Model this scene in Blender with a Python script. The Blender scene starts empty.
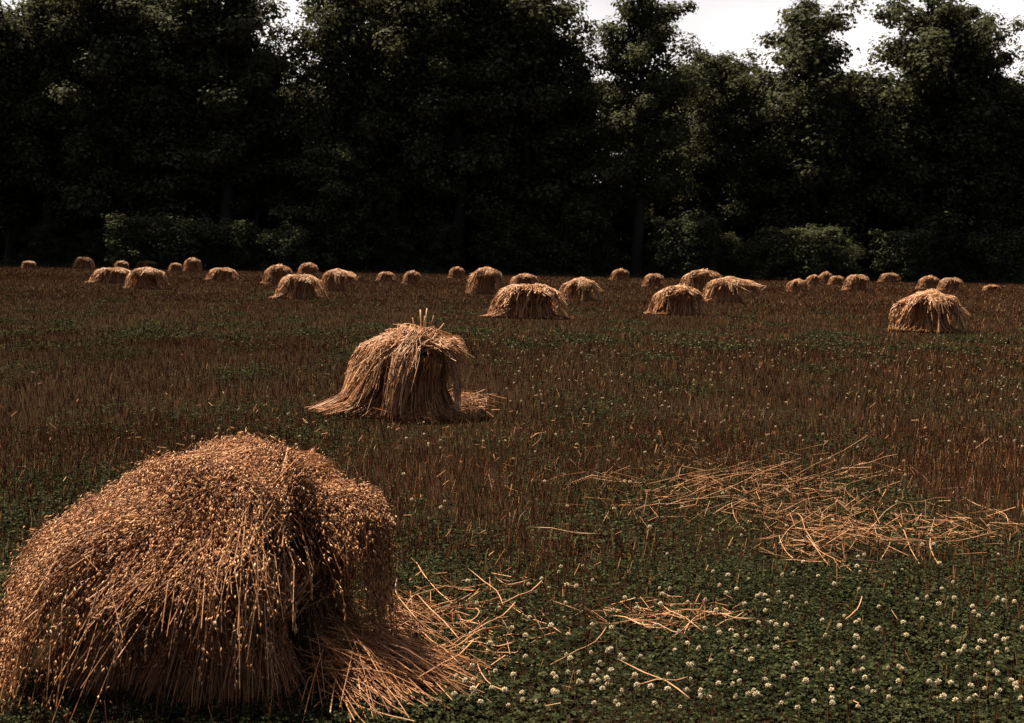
import bpy, math
import numpy as np
from mathutils import Matrix, Vector

R = np.random.default_rng(7)
SC = bpy.context.scene
COL = SC.collection
PI = math.pi

# ------------------------------------------------------------------ camera
W_, H_, F_ = 1024, 723, 1393.0
CAM_H = 1.75
PITCH, ROLL = math.radians(4.09), math.radians(1.0)
ROT = (Matrix.Rotation(PI / 2 - PITCH, 3, 'X') @ Matrix.Rotation(ROLL, 3, 'Z'))
ROTN = np.array(ROT)
cam = bpy.data.cameras.new('camera')
cam.sensor_width = 36
cam.lens = F_ / W_ * 36
cam.clip_start = 0.1
cam.clip_end = 8000
cam.dof.use_dof = True
cam.dof.focus_distance = 9.0
cam.dof.aperture_fstop = 8.0
camo = bpy.data.objects.new('camera', cam)
camo.matrix_world = Matrix.Translation((0, 0, CAM_H)) @ ROT.to_4x4()
COL.objects.link(camo)
SC.camera = camo


def ray(px, py):
    v = np.array([(px - W_ / 2) / F_, -(py - H_ / 2) / F_, -1.0])
    return ROTN @ v


def ground(px, py, dmax=180.0):
    """the place on the flat field that a spot of the photograph shows"""
    r = ray(px, py)
    t = -CAM_H / r[2] if r[2] < -1e-6 else 1e9
    t = min(t, dmax / r[1])
    return np.array([r[0] * t, r[1] * t, 0.0])


def at_depth(px, y):
    r = ray(px, 268)
    return r[0] / r[1] * y


# ------------------------------------------------------------------ materials
def new_mat(name):
    m = bpy.data.materials.new(name)
    m.use_nodes = True
    nt = m.node_tree
    b = nt.nodes['Principled BSDF']
    return m, nt, b


def ramp(nt, stops):
    n = nt.nodes.new('ShaderNodeValToRGB')
    els = n.color_ramp.elements
    while len(els) < len(stops):
        els.new(0.5)
    for e, (p, c) in zip(els, stops):
        e.position = p
        e.color = (*c, 1)
    return n


def island_mat(name, stops, rough=0.6, spec=0.3, noise=0.0, nscale=3.0, trans=0.0):
    """each straw / leaf / grain (a mesh island) takes its own tone from the ramp"""
    m, nt, b = new_mat(name)
    g = nt.nodes.new('ShaderNodeNewGeometry')
    rp = ramp(nt, stops)
    src = g.outputs['Random Per Island']
    if noise:
        tc = nt.nodes.new('ShaderNodeTexCoord')
        nz = nt.nodes.new('ShaderNodeTexNoise')
        nz.inputs['Scale'].default_value = nscale
        nz.inputs['Detail'].default_value = 4
        nt.links.new(tc.outputs['Object'], nz.inputs['Vector'])
        sub = nt.nodes.new('ShaderNodeMath'); sub.operation = 'MULTIPLY_ADD'
        sub.inputs[1].default_value = 2 * noise
        sub.inputs[2].default_value = -noise
        nt.links.new(nz.outputs['Fac'], sub.inputs[0])
        ad = nt.nodes.new('ShaderNodeMath'); ad.operation = 'ADD'; ad.use_clamp = True
        nt.links.new(sub.outputs[0], ad.inputs[0])
        nt.links.new(src, ad.inputs[1])
        src = ad.outputs[0]
    nt.links.new(src, rp.inputs['Fac'])
    nt.links.new(rp.outputs['Color'], b.inputs['Base Color'])
    b.inputs['Roughness'].default_value = rough
    b.inputs['Specular IOR Level'].default_value = spec
    if trans:
        tr = nt.nodes.new('ShaderNodeBsdfTranslucent')
        ms = nt.nodes.new('ShaderNodeMixShader')
        ms.inputs['Fac'].default_value = trans
        nt.links.new(rp.outputs['Color'], tr.inputs['Color'])
        nt.links.new(b.outputs[0], ms.inputs[1])
        nt.links.new(tr.outputs[0], ms.inputs[2])
        nt.links.new(ms.outputs[0], nt.nodes['Material Output'].inputs['Surface'])
    return m


M = {}
M['straw'] = island_mat('straw', [(0, (0.14, 0.054, 0.020)), (0.45, (0.36, 0.152, 0.058)), (0.8, (0.51, 0.24, 0.100)),
                                  (1, (0.68, 0.38, 0.18))], 0.55, 0.25, 0.12, 9)
M['grain'] = island_mat('grain', [(0, (0.035, 0.013, 0.005)), (0.35, (0.24, 0.095, 0.034)), (0.75, (0.56, 0.265, 0.11)),
                                  (1, (0.82, 0.50, 0.27))], 0.58, 0.22, 0.3, 4)
M['pale_or_sunlit_straw'] = island_mat('pale_or_sunlit_straw', [(0, (0.28, 0.118, 0.046)), (0.5, (0.56, 0.28, 0.125)), (1, (0.80, 0.50, 0.28))], 0.5, 0.3)  # pale loose stalks; on shock caps the paler tone stands in for sunlight
M['stubble'] = island_mat('stubble', [(0, (0.024, 0.0090, 0.005)), (0.55, (0.096, 0.036, 0.017)), (0.84, (0.18, 0.073, 0.034)),
                                      (0.92, (0.34, 0.175, 0.085)), (1, (0.54, 0.31, 0.16))], 0.9, 0.0, 0.25, 0.35)
M['clover'] = island_mat('clover', [(0, (0.010, 0.012, 0.0056)), (0.6, (0.023, 0.027, 0.012)), (1, (0.064, 0.068, 0.031))],
                         0.9, 0.0, 0.3, 0.9)
M['leaf'] = island_mat('leaf', [(0, (0.036, 0.038, 0.018)), (0.6, (0.074, 0.077, 0.037)), (1, (0.13, 0.134, 0.066))],
                       0.7, 0.08, 0.35, 0.22, 0.42)
M['leaf_pale'] = island_mat('leaf_pale', [(0, (0.036, 0.041, 0.018)), (0.6, (0.070, 0.078, 0.036)), (1, (0.12, 0.13, 0.064))],
                            0.7, 0.08, 0.3, 0.4, 0.4)
M['petal'] = island_mat('petal', [(0, (0.25, 0.14, 0.06)), (0.25, (0.46, 0.36, 0.21)), (1, (0.78, 0.68, 0.47))], 0.6, 0.2)
M['grass'] = island_mat('grass', [(0, (0.022, 0.028, 0.010)), (0.6, (0.045, 0.052, 0.018)), (0.8, (0.10, 0.07, 0.03)), (1, (0.3, 0.19, 0.09))], 0.6, 0.15)
M['stem'] = island_mat('stem', [(0, (0.03, 0.045, 0.015)), (1, (0.05, 0.07, 0.025))], 0.6, 0.2)

m, nt, b = new_mat('bark')
tc = nt.nodes.new('ShaderNodeTexCoord')
mp = nt.nodes.new('ShaderNodeMapping'); mp.inputs['Scale'].default_value = (6, 6, 0.8)
nz = nt.nodes.new('ShaderNodeTexNoise'); nz.inputs['Scale'].default_value = 2.5; nz.inputs['Detail'].default_value = 6
rp = ramp(nt, [(0.3, (0.012, 0.010, 0.008)), (0.7, (0.045, 0.036, 0.028))])
nt.links.new(tc.outputs['Object'], mp.inputs['Vector'])
nt.links.new(mp.outputs[0], nz.inputs['Vector'])
nt.links.new(nz.outputs['Fac'], rp.inputs['Fac'])
nt.links.new(rp.outputs['Color'], b.inputs['Base Color'])
bp = nt.nodes.new('ShaderNodeBump'); bp.inputs['Strength'].default_value = 0.6
nt.links.new(nz.outputs['Fac'], bp.inputs['Height'])
nt.links.new(bp.outputs[0], b.inputs['Normal'])
b.inputs['Roughness'].default_value = 0.9
M['bark'] = m

m, nt, b = new_mat('soil')
tc = nt.nodes.new('ShaderNodeTexCoord')
n1 = nt.nodes.new('ShaderNodeTexNoise'); n1.inputs['Scale'].default_value = 0.25; n1.inputs['Detail'].default_value = 5
n2 = nt.nodes.new('ShaderNodeTexNoise'); n2.inputs['Scale'].default_value = 14; n2.inputs['Detail'].default_value = 8
n2.inputs['Roughness'].default_value = 0.7
r1 = ramp(nt, [(0.35, (0.018, 0.012, 0.007)), (0.65, (0.019, 0.018, 0.009))])
r2 = ramp(nt, [(0.3, (0.012, 0.008, 0.005)), (0.75, (0.055, 0.030, 0.015))])
mx = nt.nodes.new('ShaderNodeMix'); mx.data_type = 'RGBA'; mx.inputs['Factor'].default_value = 0.55
for n in (n1, n2):
    nt.links.new(tc.outputs['Object'], n.inputs['Vector'])
nt.links.new(n1.outputs['Fac'], r1.inputs['Fac'])
nt.links.new(n2.outputs['Fac'], r2.inputs['Fac'])
nt.links.new(r1.outputs['Color'], mx.inputs['A'])
nt.links.new(r2.outputs['Color'], mx.inputs['B'])
nt.links.new(mx.outputs['Result'], b.inputs['Base Color'])
bp = nt.nodes.new('ShaderNodeBump'); bp.inputs['Strength'].default_value = 0.8; bp.inputs['Distance'].default_value = 0.05
nt.links.new(n2.outputs['Fac'], bp.inputs['Height'])
nt.links.new(bp.outputs[0], b.inputs['Normal'])
b.inputs['Roughness'].default_value = 0.95
b.inputs['Specular IOR Level'].default_value = 0.0
M['soil'] = m


# ------------------------------------------------------------------ mesh building
class MB:
    def __init__(s):
        s.v, s.f4, s.f3, s.n = [], [], [], 0

    def add(s, v, f):
        v = np.asarray(v, float).reshape(-1, 3)
        f = np.asarray(f, int)
        (s.f4 if f.shape[-1] == 4 else s.f3).append(f.reshape(-1, f.shape[-1]) + s.n)
        s.v.append(v)
        s.n += len(v)

    def build(s, name, mat, parent=None, smooth=False):
        me = s.mesh(name, mat, smooth)
        o = bpy.data.objects.new(name, me)
        COL.objects.link(o)
        if parent is not None:
            o.parent = parent
        return o

    def mesh(s, name, mat, smooth=False):
        v = np.concatenate(s.v)
        f4 = np.concatenate(s.f4) if s.f4 else np.zeros((0, 4), int)
        f3 = np.concatenate(s.f3) if s.f3 else np.zeros((0, 3), int)
        me = bpy.data.meshes.new(name)
        me.vertices.add(len(v))
        me.vertices.foreach_set('co', v.astype(np.float32).ravel())
        nl = f4.size + f3.size
        me.loops.add(nl)
        me.loops.foreach_set('vertex_index', np.concatenate([f4.ravel(), f3.ravel()]).astype(np.int32))
        me.polygons.add(len(f4) + len(f3))
        st = np.concatenate([np.arange(len(f4)) * 4, f4.size + np.arange(len(f3)) * 3]).astype(np.int32)
        me.polygons.foreach_set('loop_start', st)
        if smooth:
            me.polygons.foreach_set('use_smooth', np.ones(len(f4) + len(f3), bool))
        me.update(calc_edges=True)
        me.validate()
        me.materials.append(mat)
        return me


def unit(a):
    return a / np.maximum(np.linalg.norm(a, axis=-1, keepdims=True), 1e-9)


def frames(t):
    """two vectors across each tangent"""
    ref = np.where(np.abs(t[..., 2:3]) > 0.9, np.array([1.0, 0, 0]), np.array([0, 0, 1.0]))
    a = unit(np.cross(t, ref))
    return a, np.cross(t, a)


def tubes(mb, P, rad, sides=3, caps=False):
    """P (N,K,3) centre lines, rad (N,K) or scalar: every line becomes a thin tube"""
    P = np.asarray(P, float)
    N, K, _ = P.shape
    rad = np.broadcast_to(np.asarray(rad, float), (N, K)) if np.ndim(rad) != 1 else np.broadcast_to(np.asarray(rad)[:, None], (N, K))
    T = np.gradient(P, axis=1)
    T = unit(T)
    a, c = frames(T)
    ph = R.uniform(0, 2 * PI, (N, 1, 1))
    V = np.empty((N, K, sides, 3))
    for k in range(sides):
        an = ph + 2 * PI * k / sides
        V[:, :, k] = P + rad[..., None] * (a * np.cos(an) + c * np.sin(an))
    idx = np.arange(N * K * sides).reshape(N, K, sides)
    nx = np.roll(idx, -1, axis=2)
    F = np.stack([idx[:, :-1], nx[:, :-1], nx[:, 1:], idx[:, 1:]], -1)
    mb.add(V, F)
    if caps and sides == 4:
        base = mb.n - V.reshape(-1, 3).shape[0]
        for e in (0, K - 1):
            mb.f4.append(idx[:, e].reshape(-1, 4) + base)


def spikelets(mb, P, D, L, Wd):
    """plump pointed grains: P (N,3) base, D (N,3) direction"""
    N = len(P)
    D = unit(D)
    a, c = frames(D)
    L = np.broadcast_to(L, (N,))[:, None]
    Wd = np.broadcast_to(Wd, (N,))[:, None]
    ph = R.uniform(0, 2 * PI, (N, 1))
    V = np.empty((N, 6, 3))
    V[:, 0] = P
    mid = P + D * L * 0.38
    for k in range(4):
        an = ph + PI / 2 * k
        w = Wd * (1.0 if k % 2 == 0 else 0.65)
        V[:, 1 + k] = mid + w * 0.5 * (a * np.cos(an) + c * np.sin(an))
    V[:, 5] = P + D * L
    b = np.arange(N)[:, None] * 6
    fs = []
    for k in range(4):
        j = (k + 1) % 4
        fs.append(np.concatenate([b, b + 1 + j, b + 1 + k], 1))
        fs.append(np.concatenate([b + 5, b + 1 + k, b + 1 + j], 1))
    mb.add(V, np.stack(fs, 1).reshape(-1, 3))


def kites(mb, P, N_, S, aspect=0.62, fold=0.18):
    """leaf shaped folded faces: P (n,3), normals, sizes"""
    n = len(P)
    N_ = unit(N_)
    a, c = frames(N_)
    an = R.uniform(0, 2 * PI, (n, 1))
    u = a * np.cos(an) + c * np.sin(an)
    w = np.cross(N_, u)
    S = np.broadcast_to(S, (n,))[:, None]
    V = np.stack([P - u * S * 0.5, P - w * S * aspect * 0.5 - u * S * 0.05 + N_ * S * fold,
                  P + u * S * 0.5, P + w * S * aspect * 0.5 - u * S * 0.05 + N_ * S * fold], 1)
    b = np.arange(n)[:, None] * 4
    F = np.stack([np.concatenate([b, b + 1, b + 2], 1), np.concatenate([b, b + 2, b + 3], 1)], 1)
    mb.add(V, F.reshape(-1, 3))


def ribbons(mb, base, top, width):
    """upright blades: flat strips from base to top"""
    n = len(base)
    an = R.uniform(0, PI, n)
    w = np.stack([np.cos(an), np.sin(an), np.zeros(n)], 1) * np.broadcast_to(width, (n,))[:, None] * 0.5
    V = np.stack([base - w, base + w, top + w * 0.8, top - w * 0.8], 1)
    mb.add(V, np.arange(n * 4).reshape(-1, 4))


def empty(name, loc, label=None, cat=None, group=None):
    o = bpy.data.objects.new(name, None)
    o.empty_display_size = 0.3
    o.location = loc
    COL.objects.link(o)
    tag(o, label, cat, group)
    return o


def tag(o, label=None, cat=None, group=None, kind=None):
    if label: o['label'] = label
    if cat: o['category'] = cat
    if group: o['group'] = group
    if kind: o['kind'] = kind
    return o


def copy_tree(o, parent=None):
    c = o.copy()
    COL.objects.link(c)
    if parent is not None:
        c.parent = parent
    for ch in list(o.children):
        copy_tree(ch, c)
    return c


# smooth noise over the plane, for patches
_ph = R.uniform(0, 2 * PI, 24)
_dr = R.uniform(0, 2 * PI, 24)


def patch(x, y, scale):
    s = 0
    for k in range(8):
        w = 2 * PI / (scale * (0.55 + 0.13 * k))
        s = s + np.sin((x * np.cos(_dr[k]) + y * np.sin(_dr[k])) * w + _ph[k])
    return s / 4.0


# ------------------------------------------------------------------ light and air
SUN_EL, SUN_AZ = math.radians(59), math.radians(-46)   # azimuth from +Y, negative = left
world = bpy.data.worlds.new('World')
SC.world = world
world.use_nodes = True
nt = world.node_tree
bg = nt.nodes['Background']
sky = nt.nodes.new('ShaderNodeTexSky')
sky.sky_type = 'NISHITA'
sky.sun_disc = False
sky.sun_elevation = SUN_EL
sky.sun_rotation = SUN_AZ
sky.air_density = 0.55
sky.dust_density = 3.0
sky.ozone_density = 0.2
tc = nt.nodes.new('ShaderNodeTexCoord')
sep = nt.nodes.new('ShaderNodeSeparateXYZ')
nt.links.new(tc.outputs['Generated'], sep.inputs[0])
nz = nt.nodes.new('ShaderNodeTexNoise'); nz.inputs['Scale'].default_value = 5; nz.inputs['Detail'].default_value = 5
nt.links.new(tc.outputs['Generated'], nz.inputs['Vector'])
# white sky glow added low over the wood, only ahead so shade stays dark: high where z is low and y (ahead) is positive
mr = nt.nodes.new('ShaderNodeMapRange'); mr.interpolation_type = 'SMOOTHSTEP'
mr.inputs['From Min'].default_value = 0.45; mr.inputs['From Max'].default_value = 0.25
mr.inputs['To Min'].default_value = 0.0; mr.inputs['To Max'].default_value = 1.0
zn = nt.nodes.new('ShaderNodeMath'); zn.operation = 'MULTIPLY_ADD'; zn.inputs[1].default_value = 0.25
nt.links.new(nz.outputs['Fac'], zn.inputs[0]); nt.links.new(sep.outputs['Z'], zn.inputs[2])
nt.links.new(zn.outputs[0], mr.inputs['Value'])
my = nt.nodes.new('ShaderNodeMapRange'); my.interpolation_type = 'SMOOTHSTEP'
my.inputs['From Min'].default_value = 0.2; my.inputs['From Max'].default_value = 0.7
nt.links.new(sep.outputs['Y'], my.inputs['Value'])
mul = nt.nodes.new('ShaderNodeMath'); mul.operation = 'MULTIPLY'
nt.links.new(mr.outputs[0], mul.inputs[0]); nt.links.new(my.outputs[0], mul.inputs[1])
mix = nt.nodes.new('ShaderNodeMix'); mix.data_type = 'RGBA'
mix.inputs['B'].default_value = (8.6, 8.1, 7.95, 1)
nt.links.new(mul.outputs[0], mix.inputs['Factor'])
tint = nt.nodes.new('ShaderNodeMix'); tint.data_type = 'RGBA'; tint.blend_type = 'MULTIPLY'
tint.inputs['Factor'].default_value = 1.0
tint.inputs['B'].default_value = (1.0, 0.90, 0.76, 1)      # warm film balance of the daylight
nt.links.new(sky.outputs[0], tint.inputs['A'])
nt.links.new(tint.outputs['Result'], mix.inputs['A'])
nt.links.new(mix.outputs['Result'], bg.inputs['Color'])
bg.inputs['Strength'].default_value = 0.066

sun = bpy.data.lights.new('sun', 'SUN')
sun.energy = 5.0
sun.angle = math.radians(0.5)
sun.color = (1.0, 0.88, 0.72)
suno = bpy.data.objects.new('sun', sun)
sd = Vector((math.sin(SUN_AZ) * math.cos(SUN_EL), math.cos(SUN_AZ) * math.cos(SUN_EL), math.sin(SUN_EL)))
suno.rotation_euler = sd.to_track_quat('Z', 'Y').to_euler()
suno.location = (-40, 60, 90)
COL.objects.link(suno)

vs = SC.view_settings
vs.view_transform = 'Standard'
vs.look = 'None'
vs.exposure = 1.15
vs.gamma = 1.0
vs.use_curve_mapping = False
SC.cycles.max_bounces = 5
SC.cycles.diffuse_bounces = 3
SC.cycles.glossy_bounces = 2

# ------------------------------------------------------------------ ground
mb = MB()
xs = np.concatenate([[-4000, -600, -200], np.linspace(-100, 100, 81), [200, 600, 4000]])
ys = np.concatenate([[-1500, -200, -20], np.linspace(0, 60, 61), np.linspace(65, 260, 40), [600, 1500, 6000]])
X, Y = np.meshgrid(xs, ys)
Z = np.where((np.abs(X) < 150) & (Y < 260) & (Y > 0), 0.012 * patch(X, Y, 2.7) - 0.012, -0.012)
idx = np.arange(X.size).reshape(X.shape)
mb.add(np.stack([X, Y, Z], -1), np.stack([idx[:-1, :-1], idx[:-1, 1:], idx[1:, 1:], idx[1:, :-1]], -1).reshape(-1, 4))
tag(mb.build('ground', M['soil'], smooth=True), kind='structure')


def wedge(n, y0, y1, margin):
    """random places on the field in front of the camera between two distances"""
    y = np.sqrt(R.uniform(y0 * y0, y1 * y1, n))
    hw = 0.385 * y + margin
    x = R.uniform(-1, 1, n) * hw
    return x, y


SHOCK_SPOTS = []        # (x, y, radius): nothing grows through the shocks


def clear(x, y, grow=1.0):
    k = np.ones(len(x), bool)
    for sx, sy, sr in SHOCK_SPOTS:
        k &= (x - sx) ** 2 + (y - sy) ** 2 > (sr * grow) ** 2
    return k


# ------------------------------------------------------------------ grain shocks
class Dome:
    """the shape of a shock: q is a place in the unit disc, centre = crest, edge = foot"""
    def __init__(s, H, right, back, left, front, pr, pb, pl, pf, lump=0.05):
        s.H, s.r, s.p, s.lump = H, (right, back, left, front), (pr, pb, pl, pf), lump
        s.a, s.b = R.uniform(0, 6, 4), R.uniform(3, 8, 4)

    def _in(s, vals, ph):
        u = np.mod(ph, 2 * PI) / (PI / 2)
        i = np.floor(u).astype(int) % 4
        f = u - np.floor(u)
        f = f * f * (3 - 2 * f)
        v = np.array(vals)
        return v[i] * (1 - f) + v[(i + 1) % 4] * f

    def at(s, q, lift=0.0):
        x, y = q[..., 0], q[..., 1]
        t = np.sqrt(x * x + y * y) + 1e-9
        ph = np.arctan2(y, x)
        rm, p = s._in(s.r, ph), s._in(s.p, ph)
        z = s.H * (1 - np.minimum(t, 1) ** p)
        k = 1 + s.lump * (np.sin(x * s.b[0] + s.a[0]) * np.sin(y * s.b[1] + s.a[1]) + 0.6 * np.sin(x * s.b[2] * 2 + y * s.b[3] + s.a[2]))
        out = np.stack([rm * x * k, rm * y * k, z * (0.5 + 0.5 * k)], -1)
        # outward = lift away from an inner point
        c = out - np.array([0, 0, 0.25 * s.H])
        return out + unit(c) * np.asarray(lift)[..., None]


def cap_lines(dome, n, butt, waist, ang, spread, t_end, K=9, lift=(0.0, 0.06), stiff=0.5, butt_sp=0.12, front=0.0, gap=None, clump=0.0, waist_sp=0.07, mess=0.012):
    """stalks of one cap sheaf: cut ends at butt, tied at the waist, heads fanned out and drooping"""
    q0 = np.array(butt) + R.normal(0, butt_sp, (n, 2))
    qw = np.array(waist) + R.normal(0, waist_sp, (n, 2))
    th = ang + np.clip(R.normal(0, spread * 0.5, n), -spread, spread)
    te = R.uniform(t_end[0], t_end[1], n) ** 0.8
    te = te * (1 - front * np.maximum(0, -np.sin(th)))
    if gap is not None:
        g_ = np.abs(np.mod(th - gap[0] + PI, 2 * PI) - PI) < gap[1] * R.uniform(0.7, 1.2, n)
        te = np.where(g_, np.minimum(te, R.uniform(0.02, 0.12, n)), te)
    q1 = np.stack([np.cos(th), np.sin(th)], 1) * te[:, None]
    u = np.linspace(0, 1, K)[None, :, None]
    # through the waist at u = 0.3
    a = np.clip(u / 0.3, 0, 1)
    bb = np.clip((u - 0.3) / 0.7, 0, 1)
    q = (q0[:, None] * (1 - a) + qw[:, None] * a) * (u < 0.3) + (qw[:, None] * (1 - bb) + q1[:, None] * bb) * (u >= 0.3)
    q[:, 1:-1] += R.normal(0, mess, q[:, 1:-1].shape)
    q[:, 3:] += np.cumsum(R.normal(0, mess, q[:, 3:].shape), 1)
    lf = R.uniform(lift[0], lift[1], (n, 1)) * (1 + 0.3 * np.exp(-((u[..., 0] - 0.3) / 0.2) ** 2))
    if clump:
        lf = lf + clump * (0.5 + 0.5 * np.sin(q[..., 0] * 7.3 + 1.1 + 2 * np.sin(q[..., 1] * 4.0)) * np.sin(q[..., 1] * 8.1 + 0.4 + 1.5 * np.sin(q[..., 0] * 5.0)))
    P = dome.at(q, np.broadcast_to(lf, (n, K)))
    # cut ends are stiff and stick out straight
    w = (1 - a[..., 0]) * stiff
    P[..., 2] = P[..., 2] * (1 - w) + (dome.H * 1.0 + lf * 0.8) * w
    return P


def heads(mb, P, start, per, L, Wd, jit=0.35, spread=0.01):
    """grains along the outer end of every stalk"""
    N, K, _ = P.shape
    u = R.uniform(start, 1.0, (N, per)) * (K - 1)
    i = np.minimum(u.astype(int), K - 2)
    f = (u - i)[..., None]
    r = np.arange(N)[:, None]
    pos = P[r, i] * (1 - f) + P[r, i + 1] * f + R.normal(0, spread, (N, per, 3))
    d = unit(P[r, i + 1] - P[r, i]) + R.normal(0, jit, (N, per, 3)) + np.array([0, 0, -0.25])
    n = N * per
    spikelets(mb, pos.reshape(-1, 3), d.reshape(-1, 3), R.uniform(0.75, 1.2, n) * L, R.uniform(0.8, 1.2, n) * Wd)


def standing_sheaf(dome, ph, n, rad, K=6, top_t=0.35, foot_t=0.72, flare=1.2, bundle=0.13, cut=1.0, mess=0.05):
    """stalks of one upright sheaf leaning in to the crest, and a close-packed core"""
    foot = dome.at(np.array([[math.cos(ph), math.sin(ph)]]) * foot_t)[0] * np.array([1, 1, 0])
    head = dome.at(np.array([[math.cos(ph), math.sin(ph)]]) * top_t)[0]
    head[2] = min(head[2] - 0.05 * dome.H, dome.H * 0.9) * cut
    rr = np.sqrt(R.uniform(0, 1, n)) * bundle
    an = R.uniform(0, 2 * PI, n)
    off = np.stack([np.cos(an) * rr, np.sin(an) * rr, np.zeros(n)], 1)
    u = np.linspace(0, 1, K)[None, :, None]
    waist = 1 - 0.45 * np.exp(-((u - 0.55) / 0.25) ** 2)
    wid = waist * (flare * (1 - u) + 1.15 * u)
    P = foot * (1 - u) + head * u + off[:, None] * wid
    P = P + np.array([0, 0, 1]) * (np.sin(u * PI) * 0.04)
    P[..., :2] += R.normal(0, 0.012, (n, 1, 2)) * (u * 2)
    P[:, :, 2] += R.uniform(-0.14, 0.04, (n, 1)) * u[..., 0]
    P[..., :2] += R.normal(0, mess, (n, 1, 2)) * (u - 0.4)
    k = R.uniform(0, 1, n) < 0.12                      # some stalks hang loose across the others
    P[k, :, :2] += R.normal(0, 3 * mess, (k.sum(), 1, 2)) * (u - 0.4)
    mb = MB()
    tubes(mb, P, rad, 3)
    core = foot * (1 - u) + head * u
    core = core * np.array([0.93, 0.93, 1.0])
    cr = (bundle * wid[0, :, 0] * 0.8 * np.array([1, 1, 1, 0.9, 0.6, 0.03]))[None]
    tubes(mb, core, cr * 0.55, 7)
    return mb, P


def make_shock(name, dome, caps, rad, sheaves, n_stalk, cap_mat='straw', grain=None, splay=None, foot_t=0.70, top_t=0.35, cut=1.0,
               bundle=0.13, sheaf_heads=0, sheaf_head_start=0.55, extra_left=0, tube_share=1.0, head_start=0.42, head_jit=0.35, head_lift=0.0):
    root = empty(name, (0, 0, 0))
    ph0 = R.uniform(0, 1)
    for k in range(sheaves):
        ph = 2 * PI * (k + ph0) / sheaves
        ft = foot_t
        if k >= sheaves - extra_left:
            ph, ft = PI + (k - sheaves + extra_left - (extra_left - 1) / 2) * 0.5, 0.74
        mb, P = standing_sheaf(dome, ph, n_stalk, rad, top_t=top_t if ft == foot_t else 0.6, foot_t=ft, bundle=bundle, cut=cut)
        s = mb.build('sheaf', M['straw'], root)
        if sheaf_heads:
            hb = MB()
            heads(hb, P, sheaf_head_start, sheaf_heads, grain[1], grain[2], 0.5, 0.012)
            hb.build('grain_heads', M['grain'], s)
    for c in caps:
        n = c.pop('n')
        P = cap_lines(dome, n, **c)
        mb = MB()
        kt = max(1, int(n * tube_share))
        tubes(mb, P[:kt], R.uniform(0.7, 1.2, kt) * rad, 3)
        s = mb.build('cap_sheaf', M[cap_mat], root)
        if grain:
            hb = MB()
            Pc = P - np.array([0, 0, 0.25 * dome.H])
            heads(hb, P + unit(Pc) * head_lift, head_start, grain[0], grain[1], grain[2], head_jit, 0.012)
            hb.build('grain_heads', M['grain'], s, smooth=True)
    if splay:
        for (ph, n, reach, sp, z0) in splay:
            mb = MB()
            a = ph + R.normal(0, sp, n)
            d = np.stack([np.cos(a), np.sin(a)], 1)
            q = np.stack([np.cos(a), np.sin(a)], 1)
            p0 = dome.at(q * R.uniform(0.55, 0.8, (n, 1)))
            p0[:, 2] = R.uniform(0.3, 1.0, n) * z0
            p1 = dome.at(q) * np.array([1, 1, 0]) + np.concatenate([d * R.uniform(0.0, 1.0, (n, 1)) * reach, R.uniform(0.005, 0.06, (n, 1))], 1)
            p1[:, :2] += R.normal(0, 0.05, (n, 2))
            u = np.linspace(0, 1, 5)[None, :, None]
            P = p0[:, None] * (1 - u) + p1[:, None] * u
            P[..., 2] -= np.sin(u[..., 0] * PI) * 0.12 * p0[:, 2:3]
            tubes(mb, P, R.uniform(0.7, 1.2, n) * rad, 3)
            mb.build('splayed_straw', M['straw'], root)
    return root


def place(root, px, py, w, h, H, wid, rz=0.0, dmax=178.0):
    """set a shock down on the field, with the size the photograph gives it there"""
    g = ground(px, py, dmax)
    g[1] += 0.45
    d = g[1]
    root.location = (g[0] * d / (d - 0.45) if False else g[0], g[1], 0)
    sx, sz = w * d / F_ / wid, h * d / F_ / H
    root.scale = (sx, min(max(sx, 0.75), 1.3), sz)
    root.rotation_euler.z = rz
    SHOCK_SPOTS.append((g[0], g[1], 0.55 * sx * wid * 0.9))


# --- the big shock close by
NEAR_POS = ground(268, 640)
NEAR_POS = np.array([-1.09, 5.86, 0])
dome = Dome(0.70, 0.53, 0.65, 0.95, 0.82, 6.0, 2.6, 4.2, 3.2, 0.08)
GAP = (-0.95, 0.30)
near = make_shock('grain_shock', dome, [
    dict(n=2700, butt=(0.25, 0.45), waist=(-0.02, 0.12), ang=PI * 1.04, spread=1.05, t_end=(0.2, 0.99), lift=(0, 0.08), stiff=0.1, clump=0.22, waist_sp=0.16, mess=0.022),
    dict(n=2300, butt=(0.2, 0.55), waist=(-0.05, 0.05), ang=PI * 1.36, spread=0.8, t_end=(0.1, 0.74), lift=(0.0, 0.12), stiff=0.1, clump=0.23, gap=GAP, waist_sp=0.16, mess=0.022),
    dict(n=1700, butt=(-0.3, 0.5), waist=(0.3, 0.05), ang=-0.15, spread=0.85, t_end=(0.3, 0.97), lift=(0, 0.08), stiff=0.1, clump=0.17, gap=GAP, front=0.15, waist_sp=0.14, mess=0.022),
    dict(n=900, butt=(0.2, -0.3), waist=(0.0, 0.05), ang=PI * 0.5, spread=0.9, t_end=(0.3, 0.95), lift=(0, 0.06), stiff=0.1, clump=0.09, waist_sp=0.14),
    dict(n=800, butt=(-0.2, 0.3), waist=(-0.4, -0.05), ang=PI * 1.17, spread=0.24, t_end=(0.6, 1.0), lift=(0.08, 0.19), stiff=0.1, clump=0.08, waist_sp=0.12, mess=0.02),
], 0.0018, 19, 620, grain=(22, 0.030, 0.0064), foot_t=0.62, top_t=0.40, bundle=0.17, cut=0.9, sheaf_heads=10, sheaf_head_start=0.25, extra_left=4,
    tube_share=0.5, head_start=0.25, head_jit=0.42, head_lift=0.02)
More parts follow.
